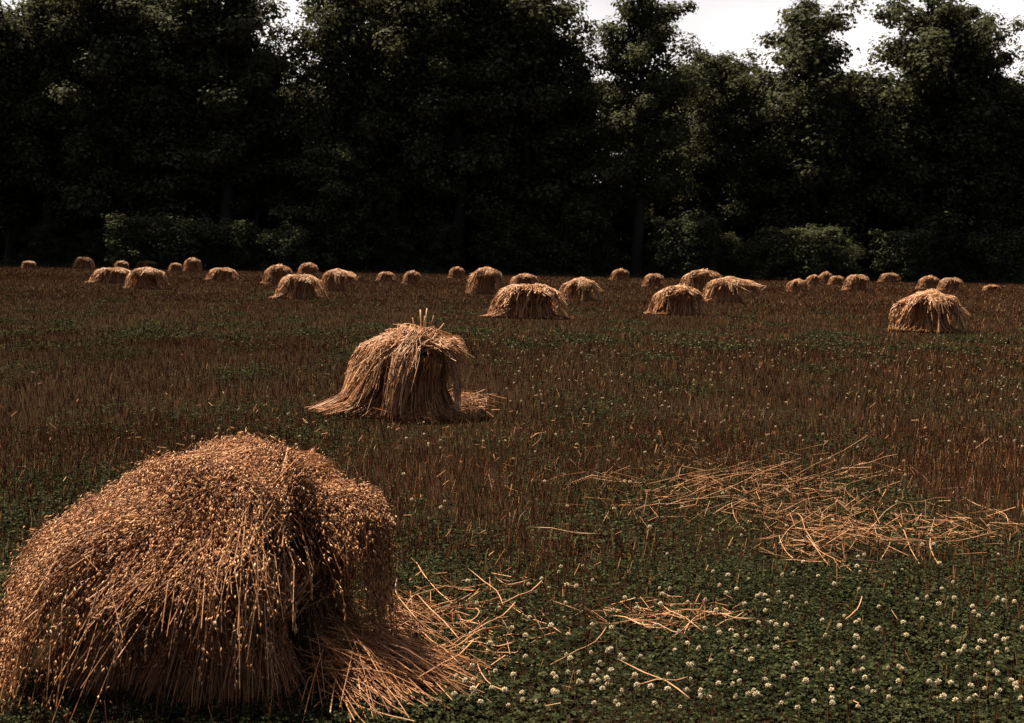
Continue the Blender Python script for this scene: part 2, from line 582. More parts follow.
# a burst sheaf at its right foot, cut ends fanned out over the clover
for (cx, cy, n, a0, sp, L0) in ((348, 682, 430, -0.62, 0.42, 0.62), (335, 696, 220, -0.25, 0.6, 0.55), (385, 640, 60, -0.1, 0.6, 0.35)):
    mb = MB()
    c = ground(cx, cy) - NEAR_POS
    a = a0 + R.normal(0, sp, n)
    p0 = c + np.stack([R.normal(0, 0.07, n), R.normal(0, 0.10, n), R.uniform(0.02, 0.30, n)], 1)
    l = L0 * R.uniform(0.35, 1.0, n)
    p1 = p0 + np.stack([np.cos(a) * l, np.sin(a) * l, -p0[:, 2] + R.uniform(0.01, 0.12, n)], 1)
    u = np.linspace(0, 1, 5)[None, :, None]
    P = p0[:, None] * (1 - u) + p1[:, None] * u
    P[..., 2] += np.sin(u[..., 0] * PI) * R.normal(0.02, 0.03, (n, 1))
    tubes(mb, P, R.uniform(0.7, 1.2, n) * 0.0023, 3)
    mb.build('splayed_straw', M['straw'], near)
near.location = NEAR_POS
near.scale = (0.97, 1.0, 0.91)
tag(near, 'big grain shock close by, thick with drooping grain heads, front side in deep shade', 'grain shock', 'grain shocks on the field')
SHOCK_SPOTS += [(-1.06, 6.05, 0.6), (-1.6, 6.05, 0.6)]
# stray stalks hanging and poking out of it
mb = MB()
st = []
for k in range(70):
    a = R.uniform(PI * 1.0, PI * 2.0)
    t0 = R.uniform(0.45, 0.8)
    q = np.array([math.cos(a), math.sin(a)])
    p0 = dome.at((q * t0)[None], np.array([0.05]))[0]
    p1 = p0 + np.array([q[0] * 0.08, q[1] * 0.10, 0.01])
    p2 = p1 + np.array([q[0] * 0.03 + R.normal(0, 0.02), q[1] * 0.05, -R.uniform(0.12, 0.3)])
    u = np.linspace(0, 1, 8)[:, None]
    st.append((1 - u) ** 2 * p0 + 2 * u * (1 - u) * p1 + u * u * p2)
st = np.array(st)
tubes(mb, st, 0.0016, 3)
heads(mb, st, 0.45, 11, 0.024, 0.008, 0.12, 0.004)
mb.build('hanging_stalks', M['pale_or_sunlit_straw'], near)

# --- the second shock
dome2 = Dome(0.86, 0.46, 0.6, 0.84, 0.60, 5.0, 3.0, 3.6, 3.8, 0.08)
mid = make_shock('grain_shock', dome2, [
    dict(n=2100, butt=(0.5, -0.05), waist=(0.15, -0.02), ang=PI * 1.03, spread=0.95, t_end=(0.4, 0.97), lift=(0, 0.10), stiff=0.8, butt_sp=0.2, front=0.25, clump=0.09, waist_sp=0.14, mess=0.03),
    dict(n=500, butt=(0.6, 0.3), waist=(0.2, 0.05), ang=PI * 1.28, spread=0.5, t_end=(0.3, 0.62), lift=(0.0, 0.12), stiff=0.7, clump=0.12, waist_sp=0.14, butt_sp=0.2, mess=0.035),
    dict(n=260, butt=(0.3, 0.2), waist=(0.02, -0.05), ang=-PI * 0.62, spread=0.2, t_end=(0.35, 0.92), lift=(0.02, 0.16), stiff=0.3, clump=0.10, waist_sp=0.1, mess=0.03),
    dict(n=420, butt=(-0.1, 0.1), waist=(0.35, -0.05), ang=-0.05, spread=0.4, t_end=(0.5, 0.92), lift=(0.02, 0.12), stiff=0.4, butt_sp=0.25, waist_sp=0.14, mess=0.03),
    dict(n=500, butt=(0.2, -0.3), waist=(0.0, 0.05), ang=PI * 0.5, spread=0.9, t_end=(0.3, 0.95), lift=(0, 0.06), stiff=0.2),
], 0.0042, 9, 260, grain=(5, 0.034, 0.010), foot_t=0.60, top_t=0.36, bundle=0.17, cut=0.97, head_jit=0.5, cap_mat='pale_or_sunlit_straw',  # cap paler than its sheaves: sunlight put into the colour
    splay=[(PI * 1.08, 300, 0.42, 0.16, 0.55), (-0.35, 160, 0.34, 0.25, 0.2), (-1.3, 420, 0.06, 0.7, 0.25)])
g = ground(412, 420)
mid.location = (g[0], g[1] + 0.5, 0)
mid.scale = (0.94, 1.0, 0.91)
mid.rotation_euler = (0.0, 0.05, 0.06)
SHOCK_SPOTS.append((g[0], g[1] + 0.5, 0.6))
tag(mid, 'second nearest shock, combed straw cap with a few stalks sticking straight up from its crest', 'grain shock', 'grain shocks on the field')
mb = MB()
P = []
for (dx, dz, lx) in ((-0.13, 0.16, -0.02), (-0.02, 0.30, -0.09), (0.02, 0.20, -0.03), (0.03, 0.33, 0.0), (0.10, 0.22, 0.06), (0.2, 0.1, 0.16)):
    p0 = np.array([0.03 + dx * 0.4, -0.05, 0.92])
    P.append(np.linspace(p0, p0 + np.array([dx * 0.6 + lx * 0.3, 0.02, 0.17 + dz * 0.75]), 4))
tubes(mb, np.array(P), 0.0085, 4, caps=True)
mb.build('upright_stalks', M['pale_or_sunlit_straw'], mid)

# --- kinds of farther shocks, copied over the field
protos = []
specs = [
    # H, right, back, left, front, powers, caps
    (dict(H=1.02, right=0.75, back=0.6, left=0.75, front=0.62, pr=4.0, pb=3, pl=4.0, pf=4.2),
     [dict(n=460, butt=(0.3, 0.1), waist=(0, 0.1), ang=PI * 1.0, spread=1.5, t_end=(0.4, 0.90), lift=(0.02, 0.13), stiff=0.2, front=0.25, clump=0.08),
      dict(n=460, butt=(-0.3, 0.1), waist=(0, 0.1), ang=0.0, spread=1.5, t_end=(0.4, 0.88), lift=(0.02, 0.13), stiff=0.2, front=0.25, clump=0.08)],
     [(PI * 1.05, 80, 0.35, 0.15, 0.5), (-0.2, 60, 0.2, 0.2, 0.2)]),
    (dict(H=1.05, right=0.72, back=0.6, left=0.78, front=0.6, pr=4.6, pb=3, pl=3.8, pf=4.0),
     [dict(n=500, butt=(0.5, 0.1), waist=(0.3, 0), ang=PI * 1.0, spread=1.0, t_end=(0.5, 0.97), lift=(0, 0.10), stiff=0.5, front=0.4, clump=0.08),
      dict(n=420, butt=(-0.2, 0.1), waist=(0.2, 0), ang=-0.1, spread=0.9, t_end=(0.5, 0.97), lift=(0, 0.10), stiff=0.2, front=0.4, clump=0.08),
      dict(n=60, butt=(0.1, 0.2), waist=(0.05, 0), ang=-PI / 2, spread=0.16, t_end=(0.4, 0.78), lift=(0.05, 0.12), stiff=0.2)],
     [(PI * 1.0, 90, 0.1, 0.4, 0.45), (-PI / 2, 130, 0.1, 0.6, 0.3), (0.0, 30, 0.2, 0.3, 0.2)]),
    (dict(H=1.0, right=0.8, back=0.55, left=0.62, front=0.58, pr=5.5, pb=3, pl=3.2, pf=4.0),
     [dict(n=520, butt=(0.9, 0.05), waist=(0.2, 0), ang=PI * 1.05, spread=1.0, t_end=(0.4, 0.92), lift=(0, 0.13), stiff=0.8, front=0.35, clump=0.08),
      dict(n=200, butt=(0.0, 0.1), waist=(0.0, 0), ang=-PI * 0.35, spread=0.4, t_end=(0.4, 0.66), lift=(0.04, 0.12), stiff=0.2)],
     [(PI * 1.1, 50, 0.25, 0.3, 0.3)]),
    (dict(H=1.03, right=0.6, back=0.6, left=0.72, front=0.6, pr=3.6, pb=2.6, pl=2.6, pf=3.6),
     [dict(n=480, butt=(0.3, 0.2), waist=(0.1, 0), ang=PI * 1.05, spread=1.0, t_end=(0.5, 0.99), lift=(0, 0.10), stiff=0.3, front=0.35, clump=0.08),
      dict(n=280, butt=(-0.2, 0.1), waist=(0.1, 0), ang=-0.1, spread=0.8, t_end=(0.4, 0.85), lift=(0, 0.10), stiff=0.2, front=0.4, clump=0.08)],
     [(PI * 1.1, 60, 0.15, 0.4, 0.35), (-0.4, 30, 0.2, 0.5, 0.2)]),
    (dict(H=0.95, right=0.75, back=0.6, left=0.85, front=0.6, pr=4.5, pb=3, pl=4.0, pf=4.0),
     [dict(n=440, butt=(0.0, 0.1), waist=(-0.4, 0), ang=PI * 1.0, spread=1.2, t_end=(0.55, 0.92), lift=(0.06, 0.18), stiff=0.1, front=0.35, clump=0.05),
      dict(n=400, butt=(0.1, 0.1), waist=(0.42, 0), ang=-0.1, spread=1.2, t_end=(0.6, 0.92), lift=(0.06, 0.19), stiff=0.1, front=0.35, clump=0.05)],
     [(PI * 1.1, 30, 0.2, 0.4, 0.25), (-0.4, 40, 0.3, 0.3, 0.25)]),
]
for d_, caps, spl in specs:
    for c_ in caps:
        wide = c_['spread'] > 0.6
        c_['mess'] = 0.048
        c_['front'] = max(c_.get('front', 0), 0.38) if wide else 0
        c_['clump'] = 0.10
        c_['butt_sp'], c_['waist_sp'] = 0.24, 0.24 if wide else 0.1
    for k in ('pr', 'pl', 'pf'):
        d_[k] *= 1.25
    dm = Dome(**d_, lump=0.10)
    sh = make_shock('grain_shock', dm, caps, 0.0105, 7, 60, cap_mat='pale_or_sunlit_straw', splay=spl, foot_t=0.48, top_t=0.36, bundle=0.20,  # sunlit tops painted in: caps take the paler tone, sheaves do not
                    cut=1.0 if d_['H'] < 1 else 0.95)
    n = 9
    a = R.uniform(0, 2 * PI, n)
    o0 = np.stack([R.normal(0, 0.07, n), R.normal(0, 0.05, n), np.full(n, dm.H - 0.05)], 1)
    dv = np.stack([np.cos(a) * R.uniform(0.05, 0.22, n), np.sin(a) * 0.1, R.uniform(0.16, 0.36, n)], 1)
    ub = MB()
    tubes(ub, o0[:, None] + dv[:, None] * np.linspace(0, 1, 3)[None, :, None], 0.011, 4, caps=True)
    ub.build('upright_stalks', M['pale_or_sunlit_straw'], sh)
    pts = []
    for ch in sh.children:
        if ch.name.startswith('cap_sheaf'):
            co = np.empty(len(ch.data.vertices) * 3, np.float32)
            ch.data.vertices.foreach_get('co', co)
            pts.append(co.reshape(-1, 3))
    pts = np.concatenate(pts)
    protos.append((sh, float(np.percentile(pts[:, 2], 99.3)), float(np.ptp(np.percentile(pts[:, 0], [0.7, 99.3])))))

far = [
    # px, base y, width px, height px, kind, label
    (933, 332, 66, 41, 1, 'broad shock on the right with a pale tuft hanging over its dark front'),
    (530, 318, 64, 33, 0, 'low wide shock in mid field with a straw leg splayed out on its left side'),
    (581, 301, 38, 23, 1, 'dark fronted shock just right behind the low wide one in mid field'),
    (681, 315, 50, 29, 3, 'rounded shock in front of the right middle cluster, sloping down to its left'),
    (727, 302, 52, 25, 2, 'flat topped shock in the right middle cluster with straw jutting out to the right'),
    (704, 292, 40, 22, 3, 'peaked shock at the back of the right middle cluster'),
    (655, 287, 19, 13, 0, 'small square shock standing alone left of the right middle cluster'),
    (621, 280, 17, 11, 3, 'tiny bright shock by the wood, alone right of the low wide one'),
    (486, 294, 35, 26, 4, 'two humped shock with straw heaped at its foot, left of the low wide one'),
    (457, 278, 15, 11, 3, 'tiny shock near the wood just left of the two humped one'),
    (525, 287, 27, 13, 4, 'shock half hidden behind the low wide one in mid field'),
    (412, 284, 17, 13, 3, 'small pointed shock beyond the crest of the second nearest shock'),
    (386, 281, 16, 9, 0, 'very small low shock left beyond the second nearest shock'),
    (299, 299, 42, 24, 0, 'front shock of the left middle cluster with a deep shaded front'),
    (334, 291, 34, 22, 2, 'shock with an upright back on the right of the left middle cluster'),
    (278, 284, 27, 19, 3, 'shock sloping down to the left at the left of the left middle cluster'),
    (308, 278, 20, 15, 3, 'pointed shock at the back of the left middle cluster'),
    (222, 280, 26, 12, 0, 'lone low shock between the two left clusters'),
    (145, 289, 40, 21, 4, 'front shock of the far left cluster with two lit humps over a dark front'),
    (112, 283, 38, 15, 0, 'long low shock touching the front one of the far left cluster'),
    (83, 268, 17, 11, 0, 'small shock by the wood at the left end of the far left cluster'),
    (121, 270, 14, 9, 3, 'small pointed shock behind the long low one of the far left cluster'),
    (143, 269, 19, 9, 2, 'small flat shock behind the front one of the far left cluster'),
    (175, 271, 13, 8, 3, 'smallest round shock right of the far left cluster'),
    (192, 271, 17, 13, 4, 'small two humped shock right of the far left cluster, next to the smallest one'),
    (28, 268, 14, 7, 3, 'tiny shock at the left border of the photograph'),
    (799, 292, 20, 13, 1, 'small dark fronted shock, leftmost below the big pale bush'),
    (815, 285, 15, 10, 3, 'small bright shock, left one of the three close together below the big pale bush'),
    (827, 284, 14, 12, 3, 'small shock, middle one of the three close together below the big pale bush'),
    (838, 285, 14, 9, 0, 'small shock, right one of the three close together below the big pale bush'),
    (859, 291, 23, 16, 0, 'rounded shock alone between the bush and the broad right shock'),
    (891, 282, 18, 9, 0, 'tiny shock by the wood, left above the broad right shock'),
    (931, 289, 20, 13, 3, 'small shock directly behind the broad right shock, left one of two'),
    (953, 291, 22, 13, 0, 'small shock directly behind the broad right shock, right one of two'),
    (994, 291, 17, 6, 4, 'low small shock at the right border of the photograph'),
]
used = set()
for (px, py, w, h, k, lab) in far:
    pr, PH, PW = protos[k]
    o = pr if k not in used else copy_tree(pr)
    used.add(k)
    tag(o, lab, 'grain shock', 'grain shocks on the field')
    place(o, px, py, w, h, PH, PW, R.uniform(-0.2, 0.2))

# ------------------------------------------------------------------ stubble and clover
mb = MB()


def stubble(n, y0, y1, margin, hgt, wid, cut, tubesides=0, rows=0.0):
    x, y = wedge(n, y0, y1, margin)
    if rows:
        rr = x * 0.97 + y * 0.22
        off = (np.round(rr / rows) * rows - rr) * R.uniform(0.6, 1.0, n)
        x = x + off
    fade = np.clip(np.minimum((y - y0) / (0.22 * y0), (y1 - y) / (0.18 * y1)), 0, 1) if y0 > 6 else np.clip((y1 - y) / 1.5, 0, 1)
    k = (R.uniform(0, 1, n) < fade) & (patch(x, y, 5.0) + R.normal(0, 0.7, n) > np.interp(y, *zip(*cut))) & clear(x, y)
    x, y = x[k], y[k]
    n = len(x)
    h = hgt * R.uniform(0.45, 1.15, n)
    base = np.stack([x, y, np.full(n, -0.02)], 1)
    top = base + np.stack([R.normal(0, 0.22, n) * h, R.normal(0, 0.22, n) * h, h + 0.02], 1)
    if tubesides:
        tubes(mb, np.stack([base, top], 1), R.uniform(0.7, 1.2, n) * wid * 0.5, 3)
    else:
        ribbons(mb, base, top, R.uniform(0.7, 1.3, n) * wid)


stubble(26000, 4.2, 9.0, 1.2, 0.125, 0.0034, [(4, 0.1), (8, -0.4)], 3)
stubble(62000, 7.0, 16.0, 1.5, 0.115, 0.0038, [(8, -0.1), (12, -0.9)], 3)
stubble(105000, 12.5, 33.0, 2.0, 0.105, 0.0058, [(0, -1.2)])
stubble(135000, 25.0, 68.0, 3.0, 0.10, 0.0095, [(0, -1.2)])
stubble(150000, 52.0, 125.0, 5.0, 0.10, 0.020, [(0, -1.2)])
stubble(110000, 95.0, 215.0, 8.0, 0.12, 0.040, [(0, -1.2)])
tag(mb.build('stubble', M['stubble']), 'short brown cut stubble standing all over the field', 'stubble', kind='stuff')

mb = MB()


def clover(n, y0, y1, margin, size, hgt, cut):
    x, y = wedge(n, y0, y1, margin)
    k = (patch(x + 40, y - 13, 3.6) + R.normal(0, 0.55, n) > np.interp(y, *zip(*cut))) & clear(x, y, 0.95)
    x, y = x[k], y[k]
    n = len(x)
    z = hgt * R.uniform(0.15, 1.0, n) * (0.8 + 0.25 * patch(x, y, 1.1))
    c = np.stack([x, y, np.maximum(z, 0.01)], 1)
    a0 = R.uniform(0, 2 * PI, n)
    s = size * R.uniform(0.45, 1.3, n) * (1 + 0.2 * patch(x - 7, y + 5, 1.7))
    for j in range(3):
        a = a0 + j * 2 * PI / 3
        p = c + np.stack([np.cos(a), np.sin(a), np.zeros(n)], 1) * (s * 0.5)[:, None]
        p[:, 2] += R.normal(0, 0.12, n) * s
        nn = np.stack([np.cos(a) * 0.3 + R.normal(0, 0.3, n), np.sin(a) * 0.3 + R.normal(0, 0.3, n), np.ones(n)], 1)
        kites(mb, p, nn, s, 0.9, 0.1)


CUT = [(4.5, -1.3), (6, -1.1), (7.2, -0.6), (9, -0.25), (12, 0.3), (20, 0.75), (26, 0.8), (30, 0.25), (34, 0.35), (38, 1.0), (55, 0.9), (70, 1.5)]
clover(130000, 4.2, 8.0, 1.2, 0.018, 0.10, CUT)
clover(110000, 8.0, 14.0, 1.5, 0.021, 0.08, CUT)
clover(90000, 14.0, 25.0, 2.0, 0.028, 0.09, CUT)
clover(90000, 25.0, 42.0, 3.0, 0.05, 0.10, CUT)
clover(40000, 42.0, 70.0, 3.0, 0.08, 0.10, CUT)
tag(mb.build('clover', M['clover']), 'low dark green clover growing between the stubble', 'clover', kind='stuff')

mb = MB()
x, y = wedge(9000, 4.2, 16.0, 1.3)
k = clear(x, y) & (patch(x + 3, y, 2.2) + R.normal(0, 0.6, len(x)) > -0.1)
x, y = x[k], y[k]
n = len(x)
h = R.uniform(0.06, 0.19, n)
a = R.uniform(0, 2 * PI, n)
ln = R.uniform(0.02, 0.10, n)
b0 = np.stack([x, y, np.full(n, -0.01)], 1)
b1 = b0 + np.stack([np.cos(a) * ln * 0.35, np.sin(a) * ln * 0.35, h * 0.65], 1)
b2 = b0 + np.stack([np.cos(a) * ln, np.sin(a) * ln, h], 1)
tubes(mb, np.stack([b0, b1, b2], 1), np.array([0.0016, 0.0014, 0.0003])[None] * np.ones((n, 1)), 3)
tag(mb.build('grass', M['grass']), 'thin green and brown grass blades among the clover', 'grass', kind='stuff')

# ------------------------------------------------------------------ white clover blossoms
def blossom_mesh(mb, P, s):
    """heads of many small florets on thin stems; P (n,3) head centres"""
    n, m_ = len(P), 26
    k = np.arange(m_)
    ph = k * 2.39996
    zz = 1 - 1.55 * (k + 0.5) / m_
    rr = np.sqrt(np.maximum(0, 1 - zz * zz))
    d = np.stack([np.cos(ph) * rr, np.sin(ph) * rr, zz], 1)
    pos = P[:, None] + d[None] * (s * 0.35)[:, None, None]
    dd = np.broadcast_to(d[None] + np.array([0, 0, 0.25]), pos.shape) + R.normal(0, 0.15, pos.shape)
    ss = np.broadcast_to(s[:, None], (n, m_)).ravel()
    spikelets(mb, pos.reshape(-1, 3), dd.reshape(-1, 3), ss * 0.60, ss * 0.42)


def flower(seed_h, s):
    root = empty('clover_flower', (0, 0, 0))
    mb = MB()
    P = np.array([[[0, 0, -0.02], [0.004, 0.003, seed_h * 0.5], [0.0, 0.0, seed_h]]])
    tubes(mb, P, 0.0013, 4)
    mb.build('stem', M['stem'], root)
    mb = MB()
    blossom_mesh(mb, np.array([[0, 0, seed_h]]), np.array([s]))
    mb.build('blossom', M['petal'], root, smooth=False)
    return root


fl = [flower(h, s) for h, s in ((0.10, 0.0165), (0.12, 0.018), (0.085, 0.015), (0.11, 0.019))]
px = R.uniform(0, 1, 2600)
spots = []
for _ in range(2600):
    x_, y_ = R.uniform(440, 1020), 728 - 190 * R.uniform(0, 1) ** 1.5
    dens = (0.25 + 0.75 * min(1, max(0, (y_ - 560) / 90))) * min(1, max(0.05, (x_ - 440) / 160 + (y_ - 640) / 200))
    if R.uniform() < dens * (0.75 + 0.5 * patch(x_ / 60, y_ / 40, 2.0)):
        g = ground(x_, y_)
        if not spots or min((g[0] - q[0]) ** 2 + (g[1] - q[1]) ** 2 for q in spots) > 0.05 ** 2:
            spots.append(g)
    if len(spots) >= 285:
        break
for i, g in enumerate(spots):
    k = i % 4
    o = fl[k] if i < 4 else copy_tree(fl[k])
    o.location = (g[0], g[1], 0)
    sc = R.uniform(0.55, 1.0)
    o.scale = (sc, sc, R.uniform(0.8, 1.1))
    o.rotation_euler = (R.normal(0, 0.12), R.normal(0, 0.12), R.uniform(0, 6))
    tag(o, 'round cream white clover blossom on a thin stem among dark clover leaves', 'clover flower', 'white clover blossoms')
mb = MB()
x, y = wedge(900, 9.0, 34.0, 1.0)
k = clear(x, y) & (x > -3)
P = np.stack([x, y, R.uniform(0.07, 0.12, len(x))], 1)[k]
blossom_mesh(mb, P, R.uniform(0.013, 0.018, len(P)))
tag(mb.build('distant_clover_blossoms', M['petal']), 'pale specks of clover blossom out in the stubble', 'clover blossoms', kind='stuff')

# ------------------------------------------------------------------ loose straw
stalks = []
for L, bend, rad in ((0.62, 0.0, 0.0021), (0.8, 0.03, 0.0019), (0.5, 0.015, 0.0023), (0.95, -0.03, 0.0020)):
    mb = MB()
    u = np.linspace(-0.5, 0.5, 7)
    kink = np.where(u > R.uniform(-0.2, 0.3), (u - 0.1) * R.normal(0, 0.09) * L, 0)
    P = np.stack([u * L, bend * (0.25 - u * u) * 4 + kink, 0.006 * np.sin(u * 9) - np.abs(kink) * 0.2], 1)[None]
    rr = np.full((1, 7), rad); rr[0, 2] *= 1.35; rr[0, 5] *= 1.3
    tubes(mb, P, rr, 4, caps=True)
    stalks.append(mb.mesh('straw_stalk', M['pale_or_sunlit_straw']))


def lay(px0, py0, px1, py1, label, group=None, z=0.10, kind=None):
    """a single stalk lying on the stubble between two places on the field"""
    a, b_ = ground(px0, py0), ground(px1, py1)
    d = b_ - a
    L = np.linalg.norm(d)
    k = int(R.integers(4)) if kind is None else kind
    o = bpy.data.objects.new('straw_stalk', stalks[k])
    COL.objects.link(o)
    c = (a + b_) / 2
    # lift towards the camera so that the stalk lies at height z where it is seen
    f = (CAM_H - z) / CAM_H
    o.location = (c[0] * f, c[1] * f, z)
    base = (0.62, 0.8, 0.5, 0.95)[k]
    o.scale = (L * f / base, 1, 1)
    o.rotation_euler = (R.normal(0, 0.4) + PI * R.integers(0, 2), R.normal(0, 0.03), math.atan2(d[1], d[0]))
    tag(o, label, 'straw', group)
    return o


lay(880, 536, 998, 539, 'long level straw lying out to the right border from the scattered straw')
lay(790, 531, 880, 537, 'level straw joining the long one at the right of the scattered straw')
lay(550, 664, 608, 628, 'single slanting straw lying alone on clover below the middle')
lay(618, 660, 690, 697, 'slanting straw of the crossed pair at the bottom, running down to the right')
lay(634, 686, 690, 677, 'shorter straw of the crossed pair at the bottom, nearly level')
lay(700, 500, 800, 457, 'longest pale straw slanting up along the top of the scattered straw')
lay(780, 478, 868, 440, 'thin straw sticking out furthest at the top of the scattered straw')
lay(855, 468, 897, 452, 'short straw lying apart above the right of the scattered straw')
lay(975, 448, 990, 438, 'short straw near the right border above the scattered straw')
lay(846, 618, 862, 598, 'short tilted straw alone on clover below the scattered straw')
lay(528, 527, 600, 534, 'level straw left of the scattered straw in the stubble')
lay(455, 640, 520, 646, 'flat level straw at the foot of the near shock')
G = 'loose straws of the scattered heap'
LB = 'pale cut straw lying loose in the scattered heap right of the middle'
for _ in range(30):
    x_, y_ = 725 + R.normal(0, 62), 483 + R.normal(0, 12)
    a = R.normal(-0.24, 0.13)
    l = R.uniform(20, 52)
    lay(x_ - l * math.cos(a), y_ - l * math.sin(a), x_ + l * math.cos(a), y_ + l * math.sin(a), LB, G, R.uniform(0.02, 0.08))
for _ in range(48):
    x_, y_ = 845 + R.normal(0, 68), 522 + R.normal(0, 20)
    a = R.choice([R.normal(-0.5, 0.35), R.normal(0.6, 0.4), R.normal(0.0, 0.12)], p=[0.4, 0.35, 0.25])
    l = R.uniform(9, 30)
    lay(x_ - l * math.cos(a), y_ - l * math.sin(a), x_ + l * math.cos(a), y_ + l * math.sin(a), LB, G, R.uniform(0.02, 0.09))
G2, LB2 = 'loose straws in the small patch', 'pale straw in the small low patch below the scattered heap'
for _ in range(16):
    x_, y_ = 678 + R.normal(0, 30), 622 + R.normal(0, 5)
    a = R.normal(-0.1, 0.3)
    l = R.uniform(14, 34)
    lay(x_ - l * math.cos(a), y_ - l * math.sin(a), x_ + l * math.cos(a), y_ + l * math.sin(a), LB2, G2, R.uniform(0.06, 0.12))
G3, LB3 = 'loose straws beside the near shock', 'bright straw lying or leaning beside the foot of the near shock'
for _ in range(22):
    x_, y_ = 450 + R.normal(0, 45), 625 + R.normal(0, 30)
    a = R.choice([R.normal(-0.55, 0.2), R.normal(0.7, 0.3)])
    l = R.uniform(14, 34)
    lay(x_ - l * math.cos(a), y_ - l * math.sin(a), x_ + l * math.cos(a), y_ + l * math.sin(a), LB3, G3, R.uniform(0.08, 0.18))

mb = MB()


def litter(n, cx, cy, sx, sy, L, zmax, rad=0.0024, rise=0.3):
    c = []
    for _ in range(n):
        g_ = ground(cx + R.normal(0, sx), min(max(cy + R.normal(0, sy), 330), 722))
        c.append(g_)
    c = np.array(c)
    a = R.uniform(0, 2 * PI, n)
    l = L * R.uniform(0.3, 1.0, n)
    d = np.stack([np.cos(a) * l, np.sin(a) * l, R.normal(0, rise, n) * l], 1) * 0.5
    c[:, 2] = R.uniform(0.02, zmax, n)
    tubes(mb, np.stack([c - d, c + d], 1), R.uniform(0.6, 1.2, n) * rad, 3)


litter(420, 825, 528, 40, 22, 0.2, 0.10, 0.0021)
litter(360, 725, 488, 80, 16, 0.3, 0.08, 0.0025)
litter(220, 925, 540, 60, 10, 0.3, 0.09, 0.0025)
litter(120, 672, 624, 46, 7, 0.2, 0.08, 0.0025)
litter(380, 450, 640, 45, 30, 0.2, 0.10)
litter(500, 620, 540, 230, 80, 0.06, 0.12, 0.0022, 0.9)
litter(600, 430, 430, 300, 40, 0.08, 0.13, 0.0032, 0.9)
litter(170, 466, 409, 15, 4, 0.35, 0.16, 0.0036)
litter(120, 425, 417, 22, 3, 0.3, 0.13, 0.0036)
tag(mb.build('loose_straw', M['straw']), 'short broken straw littering the stubble and the scattered heap', 'loose straw', kind='stuff')

# ------------------------------------------------------------------ the wood
def tree_parts(H, crown_r, base_frac, n_limb, leaves, leaf, trunk_r, clump=(1.1, 2.3), top_bias=1.0, lean=0.0):
    K = 9
    u = np.linspace(0, 1, K)
    tx = np.cumsum(R.normal(0, 0.012 * H, K)) * 0.6 + lean * u * H
    ty = np.cumsum(R.normal(0, 0.012 * H, K)) * 0.6
    tx -= tx[0]; ty -= ty[0]
    axis = np.stack([tx, ty, u * H * 0.94 - 0.3 * (u == 0)], 1)
    tb = MB()
    rad = trunk_r * (1 - u) ** 0.8 + 0.05
    rad[0] *= 1.45
    tubes(tb, axis[None], rad[None], 9)
    centres = []
    limbs = []
    for k in range(n_limb):
        f = base_frac + (0.92 - base_frac) * ((k + R.uniform(0, 1)) / n_limb)
        p0 = np.array([np.interp(f, u, axis[:, j]) for j in range(3)])
        g_ = (f - base_frac) / (1 - base_frac)
        prof = (0.62 + 0.5 * math.sin(PI * min(1, g_ * 0.8 + 0.15))) * (1 - 0.25 * g_ ** 4)
        a = k * 2.39996 + R.normal(0, 0.5)
        L = crown_r * prof * R.uniform(0.65, 1.2)
        el = R.uniform(0.1, 0.55) + 0.5 * g_
        d = np.array([math.cos(a) * math.cos(el), math.sin(a) * math.cos(el), math.sin(el)])
        s = np.linspace(0, 1, 6)[:, None]
        pl = p0 + d * L * s + np.array([0, 0, -0.12 * L]) * s ** 2 + np.cumsum(R.normal(0, 0.035 * L, (6, 3)), 0) * s
        limbs.append(pl)
        for s_ in np.linspace(0.45, 1.0, 3 + int(L > 3.5)):
            i = s_ * 5
            j = min(int(i), 4)
            c = pl[j] + (pl[j + 1] - pl[j]) * (i - j)
            centres.append(np.concatenate([c + R.normal(0, 0.35, 3), [R.uniform(*clump) * (0.75 + 0.35 * prof)]]))
    for j in range(3):
        centres.append(np.concatenate([axis[-1] + R.normal(0, 0.5, 3), [clump[0] * 1.0]]))
    L_ = np.array(limbs)
    r0 = trunk_r * 0.28
    tubes(tb, L_, np.linspace(r0, 0.03, 6)[None] * np.ones((len(L_), 1)), 5)
    C = np.array(centres)
    per = int(leaves / len(C))
    cc = np.repeat(C, per, axis=0)
    n = len(cc)
    d = unit(R.normal(0, 1, (n, 3)))
    rr = R.uniform(0, 1, n) ** 0.45
    # ragged clumps: some sprays reach out further
    rr *= 1 + 0.35 * (R.uniform(0, 1, n) < 0.12)
    P = cc[:, :3] + d * (rr * cc[:, 3])[:, None] * np.array([1.1, 1.1, 0.72])
    nrm = d * 0.9 + np.array([0, 0, 0.6]) + R.normal(0, 0.32, (n, 3))
    cb = MB()
    kites(cb, P, nrm, leaf * R.uniform(0.6, 1.6, n), 0.66, 0.12)
    return tb.mesh('trunk', M['bark'], True), cb


